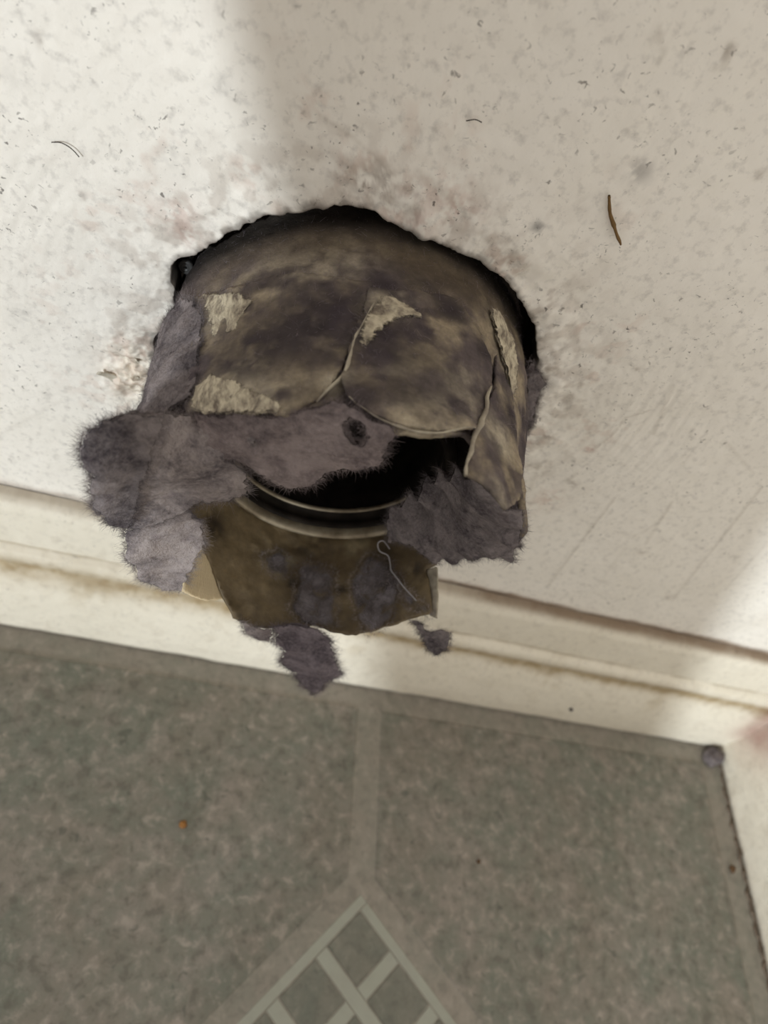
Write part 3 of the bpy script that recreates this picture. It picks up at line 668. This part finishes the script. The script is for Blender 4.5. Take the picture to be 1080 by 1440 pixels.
def moulding(name, along, right, label):
    n = len(along)
    D = np.repeat(pd[None], n, 0); ZZ = np.repeat(pz[None], n, 0)
    U = np.repeat(along[:, None], NP, 1)
    if not right: U = np.where(U > 0.25, 0.25 + (U - 0.25) * (WALL_X - D - 0.25) / (WALL_X - 0.25), U)
    else: U = np.where(U < 0.06, D + (U) * (0.06 - D) / 0.06, U)
    Q = np.stack([U.ravel(), (np.zeros_like(U) + (5 if right else 0)).ravel(), ZZ.ravel()], 1)
    d = D.ravel() + (fbm(Q, 45, 3) - 0.5) * 0.0010 + (fbm(Q, 160, 3, 5.0) - 0.5) * 0.0005
    d = np.maximum(d, 0.0002)
    c = np.ones((len(Q), 3))
    def st(m_, rgb):
        nonlocal c
        c *= 1 - np.clip(m_, 0, 1)[:, None] * (1 - np.array(rgb)[None])
    zz = Q[:, 2]; f1 = fbm(Q, 70, 4, 3.0); f2 = fbm(Q, 320, 4, 8.0); f3 = fbm(Q, 18, 2, 12.0)
    st(np.exp(-((zz + 0.1040) / 0.0022) ** 2) * (0.45 + 0.6 * f1) * (0.9 + sstep(0.04, 0.16, Q[:, 0])) * 0.75, (0.34, 0.27, 0.22))
    st(np.exp(-((zz + 0.1330) / 0.0008) ** 2) * sstep(0.35, 0.6, f1) * 0.65, (0.48, 0.42, 0.33))
    st(np.exp(-((zz + 0.1445 + (f1 - 0.5) * 0.004) / (0.0040 + 0.0035 * (1 - sstep(-0.04, 0.06, Q[:, 0])))) ** 2) * (0.75 + 0.9 * (f2 - 0.3)) * (0.65 + 0.6 * f3), (0.54, 0.45, 0.32))
    st(sstep(0.55, 0.72, f1) * np.exp(-((zz + 0.150) / 0.012) ** 2) * 0.5, (0.66, 0.59, 0.48))
    st(sstep(0.60, 0.70, f2) * 0.18, (0.6, 0.55, 0.5))
    st(np.exp(-((zz + 0.1925) / 0.0012) ** 2) * 0.6, (0.35, 0.32, 0.29))
    if not right:
        e = np.exp(-((WALL_X - D.ravel() - Q[:, 0]) / 0.013) ** 2) * sstep(-0.182, -0.160, zz) * (0.55 + 0.9 * (f1 - 0.3))
    else:
        e = np.exp(-((Q[:, 0] - D.ravel()) / 0.018) ** 2) * sstep(-0.188, -0.160, zz) * (0.55 + 0.9 * (f1 - 0.3))
    st(e * 1.15, (0.50, 0.32, 0.31))
    if not right: V = np.stack([Q[:, 0], -d, zz], 1)
    else: V = np.stack([WALL_X - d, -Q[:, 0], zz], 1)
    F = grid_faces(n, NP)
    if right: F = F[:, ::-1]
    return tag(link(name, mesh_np(name, V, F, c), TRIM), label, kind='structure')
moulding('baseboard_front', np.r_[np.linspace(-0.30, -0.12, 60)[:-1], np.linspace(-0.12, WALL_X, 620)], False, 'grimy cream baseboard moulding under the vent hole')
moulding('baseboard_right', np.r_[np.linspace(0.0, 0.20, 260)[:-1], np.linspace(0.20, 0.9, 80)], True, 'cream baseboard along the right side wall')

# ---- floor: vinyl sheet with raised tile fields
floor = slab('floor', -0.5, WALL_X, -0.9, 0.0, FLOOR_Z - 0.01, FLOOR_Z, GROUT)
tag(floor, 'gray mottled vinyl floor printed as cut-corner tiles', kind='structure')
def tile(name, poly, hgt, mat, bevel=0.0006):
    """flat field with a sloped edge, a few triangles"""
    P_ = np.array(poly, float)
    area = 0.5 * np.sum(P_[:, 0] * np.roll(P_[:, 1], -1) - np.roll(P_[:, 0], -1) * P_[:, 1])
    if area < 0: P_ = P_[::-1]
    c = P_.mean(0); n = len(P_)
    inn = []
    for i in range(n):
        a, b_, d = P_[i - 1], P_[i], P_[(i + 1) % n]
        e1 = (b_ - a) / np.linalg.norm(b_ - a); e2 = (d - b_) / np.linalg.norm(d - b_)
        n1 = np.array([-e1[1], e1[0]]); n2 = np.array([-e2[1], e2[0]])
        bis = (n1 + n2) / max(1e-6, 1 + n1 @ n2); inn.append(b_ + bis * bevel)
    bm = bmesh.new()
    o_ = [bm.verts.new((p[0], p[1], FLOOR_Z - 0.0002)) for p in P_]
    t_ = [bm.verts.new((p[0], p[1], FLOOR_Z + hgt)) for p in inn]
    bm.faces.new(t_)
    for i in range(n): bm.faces.new((o_[i], o_[(i + 1) % n], t_[(i + 1) % n], t_[i]))
    return bm_obj(name, bm, mat, floor, False)
GX = 0.0772; GY = -0.1765; HD = 0.0598; GW = 0.0062; BD = 0.0045
PITCH = 0.2145
q = HD + BD * 1.4
def field(x0, x1, y0, y1, corners):
    """rectangle with cut corners where a diamond sits: corners = set of (sx, sy)"""
    pts = []
    for sx_, sy_ in ((-1, -1), (1, -1), (1, 1), (-1, 1)):
        x = x0 if sx_ < 0 else x1; y = y0 if sy_ < 0 else y1
        k = q - GW
        if (sx_, sy_) in corners:
            a = (x, y - sy_ * k); b_ = (x - sx_ * k, y)
            pts += [a, b_] if sx_ * sy_ > 0 else [b_, a]
        else: pts.append((x, y))
    return pts
TH = 0.0004
XS = [(GX - 2 * PITCH + GW, GX - PITCH - GW), (GX - PITCH + GW, GX - GW), (GX + GW, 0.2900)]
for x0, x1 in XS:
    rows = [(GY + GW, -0.0305, -1), (GY - PITCH + GW, GY - GW, 1)]
    for y0, y1, sy_ in rows:
        cs = set()
        for sx_, xe in ((-1, x0), (1, x1)):
            if abs(abs(xe - GX) - GW) < 1e-3 or abs(abs(xe - (GX - PITCH)) - GW) < 1e-3: cs.add((sx_, sy_))
        tile('tile', field(x0, x1, y0, y1, cs), TH, VINYL, 0.001)
def diamond(cx_, cy_, inset):
    r45 = math.sqrt(0.5)
    def d(u, v): return (cx_ + (u - v) * r45, cy_ + (u + v) * r45)
    h_ = HD * r45                                             # half side
    w_, g_ = 0.0046, 0.0064                                   # rim and divider widths
    cell = (2 * h_ - 2 * w_ - 2 * g_) / 3
    def rect(u0, u1, v0, v1): return [d(u0, v0), d(u1, v0), d(u1, v1), d(u0, v1)]
    # pale lattice: four rim strips and four dividers
    tile('pale_strip', rect(-h_, h_, h_ - w_, h_), 0.0003, PALE, 0.0004)
    tile('pale_strip', rect(-h_, h_, -h_, -h_ + w_), 0.0003, PALE, 0.0004)
    tile('pale_strip', rect(-h_, -h_ + w_, -h_ + w_, h_ - w_), 0.0003, PALE, 0.0004)
    tile('pale_strip', rect(h_ - w_, h_, -h_ + w_, h_ - w_), 0.0003, PALE, 0.0004)
    for k in (0, 1):
        u = -h_ + w_ + (k + 1) * cell + k * g_
        tile('pale_strip', rect(u, u + g_, -h_ + w_, h_ - w_), 0.0003, PALE, 0.0004)
        for j in range(3):
            a = -h_ + w_ + j * (cell + g_)
            tile('pale_strip', rect(a, a + cell, u, u + g_), 0.0003, PALE, 0.0004)
    for i in range(3):
        for j in range(3):
            a = -h_ + w_ + i * (cell + g_); b_ = -h_ + w_ + j * (cell + g_)
            tile('inset_tile', rect(a + .0002, a + cell - .0002, b_ + .0002, b_ + cell - .0002), 0.0004, INSET, 0.0005)
diamond(GX, GY, True)
# line of grime packed where the floor meets the side baseboard
gp = np.array([(WALL_X - 0.0196 - 0.0008 + 0.0008 * math.sin(k * 1.7), -0.022 - 0.0024 * k, FLOOR_Z + 0.0003) for k in range(60)])
tube('grime_line', gp, 0.0011, GRIME_B, floor, 6, taper=True)

# ---- leaning board added out of view to cast the shadow band on the wall
ta = np.array([(-0.203, 0.0, 0.37), (-0.028, 0.0, 0.37), (-0.028, -0.564, -0.194), (-0.203, -0.564, -0.194)])
bm = bmesh.new()
nrm_ = Vector((0, 1, -1)).normalized() * -0.012
lo_ = [bm.verts.new(p) for p in ta]; hi_ = [bm.verts.new(Vector(p) + nrm_) for p in ta]
bm.faces.new(lo_); bm.faces.new(hi_[::-1])
for i in range(4): bm.faces.new((lo_[i], hi_[i], hi_[(i + 1) % 4], lo_[(i + 1) % 4]))
bmesh.ops.recalc_face_normals(bm, faces=bm.faces)
o = bm_obj('shadow_board', bm, BOARD, None, False)
tag(o, 'added out-of-view board that casts the shadow band on the wall', kind='structure')

# ================================================================== THE DUCT
duct = empty('vent_duct', (0, 0, 0))
tag(duct, 'round vent duct with torn lint-covered wrap sticking out of the wall hole', 'duct')
def arc(name, prof, mat, parent, centre, a0=108, a1=262, seg=90):
    a = np.radians(np.linspace(a0, a1, seg)); n = len(prof)
    pc = np.array(prof); pm = pc.mean(0)
    k = np.sqrt(np.clip(np.minimum(np.arange(seg), np.arange(seg)[::-1]) / 8.0, 0.02, 1))     # thins out at both ends
    V = []
    for r, y in prof:
        rr_ = pm[0] + (r - pm[0]) * k; yy = pm[1] + (y - pm[1]) * k
        V.append(np.stack([centre[0] + rr_ * np.sin(a), yy, centre[1] + rr_ * np.cos(a)], 1))
    V = np.stack(V, 1).reshape(-1, 3)
    F = grid_faces(seg, n)
    i = np.arange(seg - 1)
    F = np.r_[F, np.stack([i * n + n - 1, (i + 1) * n + n - 1, (i + 1) * n, i * n], 1)]
    return link(name, mesh_np(name, V, F), mat, parent)
# inner pipe end with its rolled beads, seen low inside the mouth
cxy = (-0.001, -0.0080)
pr = [(0.0335, 0.12), (0.0335, -0.019), (0.0325, -0.0205), (0.0325, -0.0225), (0.0337, -0.0237), (0.0337, -0.0250), (0.0328, -0.0262), (0.0330, -0.0280), (0.0346, -0.0290), (0.0362, -0.0280), (0.0366, -0.026), (0.0366, 0.12)]
lathe('inner_pipe', pr, DARK_METAL, duct, 160, cxy)
pr = [(0.0344 + 0.0012 * math.cos(a), -0.0292 - 0.0024 * math.sin(a)) for a in np.linspace(0, 2 * math.pi, 14, endpoint=False)]
arc('rolled_rim', pr, RIM, duct, cxy)
pr = [(0.0326 + 0.0007 * math.cos(a), -0.0215 - 0.0009 * math.sin(a)) for a in np.linspace(0, 2 * math.pi, 10, endpoint=False)]
arc('inner_bead', pr, RIM, duct, cxy)
# plate added to stop light leaking between pipe and wrap
a = np.arange(160) * 2 * math.pi / 160
ri = np.stack([cxy[0] + 0.036 * np.sin(a), np.full(160, -0.020), cxy[1] + 0.036 * np.cos(a)], 1)
ro = np.stack([0.0505 * np.sin(a), np.full(160, -0.010), 0.0505 * np.cos(a)], 1)
ri2 = ri + (0, .0012, 0); ro2 = ro + (0, .0012, 0)
i = np.arange(160); i2 = (i + 1) % 160
F = np.r_[np.stack([i, i2, i2 + 160, i + 160], 1), np.stack([i2 + 320, i + 320, i + 480, i2 + 480], 1), np.stack([i2, i, i + 320, i2 + 320], 1), np.stack([i + 160, i2 + 160, i2 + 480, i + 480], 1)]
link('light_stop_plate', mesh_np('light_stop_plate', np.r_[ri, ro, ri2, ro2], F), DARK_METAL, duct)

CREAMC = np.array(hexc(178, 166, 144)); BEIGE = np.array(hexc(146, 132, 111)); GREY = np.array(hexc(92, 82, 81)); DARK = np.array(hexc(58, 51, 52))
def wrap_colour(V):
    th = np.degrees(np.arctan2(V[:, 0], V[:, 2])); y = V[:, 1]
    n1 = fbm(V, 75, 4, 2.0); n2 = fbm(V, 260, 4, 4.0); n3 = fbm(V, 700, 3, 1.0)
    n4 = fbm(V * np.array([1, 1, 2.2]), 150, 5, 9.0)
    f = sstep(0.42, 0.58, n1 * 0.45 + n2 * 0.2 + n4 * 0.35)
    c = GREY[None] * (1 - f[:, None]) + BEIGE[None] * f[:, None]
    for t_, yy, rmm, a_ in HOOD_BLOBS:
        d2 = (((th - t_) * math.pi / 180 * 0.053) ** 2 + ((y - yy) * 1.0) ** 2) / (rmm * 0.00095) ** 2
        w = np.exp(-d2 * d2 * 0.8) * np.clip(abs(a_) * (0.45 + 1.1 * sstep(0.34, 0.62, n2)), 0, 1)
        tgt = CREAMC if a_ > 0 else DARK
        c = c * (1 - w[:, None]) + tgt[None] * w[:, None]
    dk = sstep(0.53, 0.66, fbm(V, 110, 5, 21.0)) * 0.75
    c = c * (1 - dk[:, None]) + np.array(hexc(62, 54, 59))[None] * dk[:, None]
    # upper end at the wall: plain brown-beige cloth
    w = sstep(-0.020, -0.006, y + (n1 - 0.5) * 0.012) * 0.75
    c = c * (1 - w[:, None]) + np.array(hexc(92, 80, 64))[None] * w[:, None]
    w = np.exp(-((th + 84) / 24) ** 2) * 0.8
    c = c * (1 - w[:, None]) + np.array(hexc(94, 84, 88))[None] * w[:, None]
    w = sstep(-0.006, 0.004, y)*0.85  # shade within the hole, painted dark on the wrap's wall end
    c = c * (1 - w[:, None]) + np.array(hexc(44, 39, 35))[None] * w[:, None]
    c = c * (0.30 + 0.7 * n3 + 0.75 * n2)[:, None]
    return c
base = [(-128, 0.03), (128, 0.03), (126, -0.030), (110, -0.040), (90, -0.050), (60, -0.058), (38, -0.060), (26, -0.066), (14, -0.058), (3, -0.0625), (-5, -0.0635), (-11, -0.0615), (-15, -0.0578), (-21, -0.0585), (-29, -0.0605), (-41, -0.0575), (-54, -0.0540), (-70, -0.0500), (-100, -0.0450), (-122, -0.0400)]
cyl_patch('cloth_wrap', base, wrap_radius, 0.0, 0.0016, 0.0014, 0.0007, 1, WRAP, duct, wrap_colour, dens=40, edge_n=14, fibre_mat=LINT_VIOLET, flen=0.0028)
lp = cyl_patch('wrap_layer', LEFT_PANEL, wrap_radius, 0.0009, 0.0008, 0.0010, 0.0007, 2, WRAP, duct, wrap_colour, dens=40, edge_n=20, fibre_mat=LINT_VIOLET, flen=0.003)
lp['label'] = 'left cloth layer with two bare cream patches'
lp = cyl_patch('wrap_layer', RIGHT_PANEL, wrap_radius, 0.0018, 0.0009, 0.0010, 0.0006, 3, WRAP, duct, wrap_colour, dens=40, edge_n=12, fibre_mat=LINT_VIOLET, flen=0.003, lift=lambda a, y: 0.0016 * sstep(-0.05, -0.064, y))
lp['label'] = 'right cloth layer with a curved free edge'
lp = cyl_patch('wrap_layer', SIDE_STRIP, wrap_radius, 0.0022, 0.0009, 0.0010, 0.0006, 4, WRAP, duct, wrap_colour, dens=30, edge_n=10, fibre_mat=LINT_VIOLET, flen=0.003)
lp['label'] = 'folded side strip tapering to a point'
for nm, tb, off, sd in (('bare_patch', BARE_A, 0.0013, 41), ('bare_patch', BARE_B, 0.0013, 42), ('bare_patch', BARE_C, 0.0023, 43), ('bare_patch', BARE_D, 0.0012, 44)):
    cyl_patch(nm, tb, wrap_radius, off, 0.0006, 0.0007, 0.0009, sd, BARE, duct, None, dens=6, edge_n=6, fibre_mat=LINT, wob=0.0007)['label'] = 'bare cream patch of cloth showing through the lint'
def on_wrap(ty, off):
    out = []
    for a, y in ty:
        r = float(wrap_radius(np.array([math.radians(a)]), np.array([y]))[0]) + off
        out.append((math.sin(math.radians(a)) * r, y, math.cos(math.radians(a)) * r))
    return out
tube('cloth_seam', on_wrap(SEAM, 0.0016), 0.00045, CREAM_EDGE, duct, 8, taper=True)
tube('cloth_fold', on_wrap(CREASE, 0.0026), 0.0006, CREAM_EDGE, duct, 8, taper=True)
redge = [(-15.6, -0.0593), (-10.1, -0.0632), (-3.9, -0.0651), (3.4, -0.0644), (10.5, -0.0602), (13.2, -0.0588)]
tube('cloth_hem', on_wrap(redge, 0.0032), 0.00025, CREAM_EDGE, duct, 8, taper=True)

# brown translucent film lining the lower half of the mouth
def lr(ang, y): return 0.0455 + np.maximum(-0.03 - y, -0.012) * 0.0045 / 0.035
BR1 = np.array(hexc(136, 118, 88)); BR2 = np.array(hexc(106, 90, 65))
def film_colour(V):
    th = np.degrees(np.arctan2(V[:, 0], V[:, 2])); y = V[:, 1]
    n1 = fbm(V, 80, 4, 6.0); n2 = fbm(V, 300, 4, 3.0)
    f = sstep(0.35, 0.65, n1)
    c = BR2[None] * (1 - f[:, None]) + BR1[None] * f[:, None]
    for t_, yy, rmm, a_ in LINER_BLOBS:
        dt = (th - t_ + 180) % 360 - 180
        d2 = ((dt * math.pi / 180 * 0.048) ** 2 + (y - yy) ** 2) / (rmm * 0.00095) ** 2
        w = np.exp(-d2) * np.clip(abs(a_) * sstep(0.36, 0.6, n2) * 1.3, 0, 1)
        tgt = np.array(hexc(166, 152, 120)) if a_ > 0 else np.array(hexc(54, 45, 35))
        c = c * (1 - w[:, None]) + tgt[None] * w[:, None]
    return c * (0.85 + 0.3 * n2)[:, None]
ledge = [(a + 360 if a < 0 else a, y) for a, y in LINER_EDGE]
ledge = [(245, -0.018)] + [(243, -0.040)] + ledge[0:] + [(118, -0.036), (112, -0.018)]
liner = cyl_patch('brown_liner', ledge, lr, 0.0, 0.0009, 0.0012, 0.00045, 5, FILM, duct, film_colour, inner=True, wob=0.0008)
cyl_patch('woven_backing', WOVEN, lr, 0.0007, 0.0008, 0.0008, 0.0003, 6, CREAM, duct, None, inner=True, unwrap=True)['label'] = 'cream woven cloth patch at lower left edge'
cyl_patch('torn_hem', LINER_STRIP, lr, 0.0010, 0.0008, 0.0008, 0.0002, 7, CREAM_EDGE, duct, None, inner=True, unwrap=True)['label'] = 'thin cream torn edge at lower right'

# ================================================================== LINT
def lint_tag(o, label): return tag(o, label, 'lint', 'lint clumps around the vent duct')
o = sheet('lint_sheet', LINT_WING, 0.0035, 0.0010, 0.0012, 21, LINT, wob=0.0045, dens=110, edge_n=160, fmat=LINT, length=0.0042)
lint_tag(o, 'thick grey lint sheet spreading out at the left of the duct mouth')
fold = sheet('outer_fold', WING_FOLD, 0.0014, 0.0009, 0.0012, 35, LINT_DARK, wob=0.003, dens=120, edge_n=110, length=0.004, parent=o)
fold['label'] = 'darker folded-over margin of the lint sheet'
o = sheet('lint_sheet', LINT_LOWER_WING, 0.0035, 0.0010, 0.0010, 22, LINT, wob=0.004, dens=110, edge_n=150, length=0.0042)
lint_tag(o, 'grey lint flap hanging below the left lint sheet beside the brown liner')
o = sheet('lint_sheet', LINT_BRIDGE, 0.0022, 0.0009, 0.0010, 23, LINT_WARM, holes3=[LINT_BRIDGE_HOLE], wob=0.003, dens=90, edge_n=130, length=0.0034)
lint_tag(o, 'ragged lint curtain with a hole hanging over the black duct mouth')
o = sheet('lint_sheet', LINT_RIGHT, 0.0025, 0.0010, 0.0005, 24, LINT_DARK, wob=0.0055, dens=90, edge_n=120, length=0.0036)
lint_tag(o, 'dark grey lint mass filling the right side of the duct mouth')
o = cyl_patch('lint_sheet', LEFT_BAND, wrap_radius, 0.0014, 0.0010, 0.0010, 0.0014, 25, LINT_DARK, None, None, dens=170, edge_n=130, flen=0.0042, wob=0.0012)
lint_tag(o, 'dark grey lint band running down the left side of the duct wrap')
o = sheet('lint_fringe', RIM_FRINGE, 0.0014, 0.0007, 0.0012, 29, LINT_DARK, wob=0.002, dens=120, edge_n=120, length=0.003)
lint_tag(o, 'dark lint fringe caught between duct and wall at the right rim of the hole')
o = sheet('lint_tuft', TUFT, 0.0028, 0.0008, 0.0012, 26, LINT_VIOLET, wob=0.004, dens=150, edge_n=190, length=0.0048)
lint_tag(o, 'long violet lint tuft dangling lowest from the liner edge')
o = sheet('lint_tuft', TUFT_SMALL, 0.0018, 0.0007, 0.0008, 27, LINT, wob=0.002, dens=120, edge_n=170, length=0.0034)
lint_tag(o, 'small pale lint fringe left of the long dangling tuft')
o = sheet('lint_tuft', TUFT_RIGHT, 0.0018, 0.0007, 0.0008, 28, LINT_DARK, wob=0.002, dens=120, edge_n=150, length=0.0034)
lint_tag(o, 'small hook-shaped lint tuft hanging at the lower right liner corner')
for nm, tb, sd, lab in (('lint_film', LINT_FILM_A, 31, 'thin grey lint film low on the middle of the brown liner'), ('lint_film', LINT_FILM_B, 32, 'large grey lint film crossing the liner edge under the white thread'),
                        ('lint_film', LINT_FILM_C, 33, 'narrow lint streak beside the right liner edge'), ('lint_film', LINT_FILM_D, 34, 'faint lint smudge left of centre on the brown liner')):
    o = cyl_patch(nm, tb, lr, -0.0009, 0.0004, 0.0007, 0.0016, sd, VEIL, None, None, inner=True, unwrap=True, dens=90, edge_n=60, flen=0.0034, fibre_mat=LINT)
    lint_tag(o, lab)
tp = []
for k, (a, y) in enumerate(THREAD):
    r = float(lr(0, np.array(y))) - 0.0022 - 0.0006 * math.sin(k)
    tp.append((math.sin(math.radians(a)) * r, y, math.cos(math.radians(a)) * r))
tag(tube('thread', tp, 0.00024, WHITE_T), 'white curled thread lying over the lint on the liner', 'thread')

# ================================================================== SMALL THINGS
sc = empty('screw', (-0.0565, 0.008, 0.0162))
tag(sc, 'small dark screw in the black notch left of the hole', 'screw')
def lathe_at(name, prof, mat, parent, c):
    return lathe(name, prof, mat, parent, 24, c)
c_ = (-0.0545, 0.0185)
lathe_at('head', [(0.0004, 0.0050), (0.0009, 0.0048), (0.0014, 0.0052), (0.0018, 0.0048), (0.0022, 0.0056), (0.0018, 0.0072), (0.0004, 0.0074)], SCREW_M, sc, c_)
lathe_at('shank', [(0.0003, 0.007), (0.0009, 0.0072), (0.0009, 0.045), (0.0002, 0.050)], SCREW_M, sc, c_)
tag(tube('fibre', [(x, -0.0012, z) for x, z in FIBRE_BROWN], 0.0005, BROWN_F, taper=True), 'curved brown fibre stuck on the wall right of the hole', 'fibre')
tag(tube('hair', [(x, -0.0009, z) for x, z in HAIR_DARK], 0.00013, HAIR_M), 'thin dark hair on the bright wall at the left', 'hair')
tag(tube('hair', [(x, -0.0009, z) for x, z in HAIR_SMALL], 0.00013, HAIR_M), 'short dark hair on the shaded wall above the hole', 'hair')
fb = FLOOR_BITS
tag(crumb('crumb', (fb[0][0], fb[0][1], FLOOR_Z + 0.0013), 0.0016, CRUMB_O, 1), 'orange crumb on the left floor tile', 'crumb')
tag(crumb('crumb', (fb[1][0], fb[1][1], FLOOR_Z + 0.0013), 0.0018, CRUMB_B, 2), 'brown crumb on the grout strip by the right baseboard', 'crumb')
tag(crumb('crumb', (fb[4][0], fb[4][1], FLOOR_Z + 0.0009), 0.0009, CRUMB_B, 5), 'tiny brown crumb in the middle of the right floor tile', 'crumb')
bs = BASE_SPECK[0]
tag(crumb('crumb', (bs[0], bs[1], bs[2]), 0.0013, GRIME, 4, (0.8, 0.6, 1)), 'dark dirt speck stuck on the baseboard face', 'crumb')
lb = crumb('dust_ball', (0.2975, -0.0265, FLOOR_Z + 0.0034), 0.0056, LINT_DARK, 3, (1.1, 1, 0.7))
tag(lb, 'dark fluffy dust ball in the floor corner under the baseboards', 'dust ball')
me = lb.data
Vb = np.empty(len(me.vertices) * 3, np.float32); me.vertices.foreach_get('co', Vb); Vb = Vb.reshape(-1, 3).astype(float)
Fb = np.array([p.vertices[:] for p in me.polygons])
fo = fibres('lint_fibres', Vb, Fb, vnormals(Vb, Fb), np.zeros((0, 2), int), lb, LINT_DARK, 250, 0, 0.004)
fo.location = (0, 0, 0)
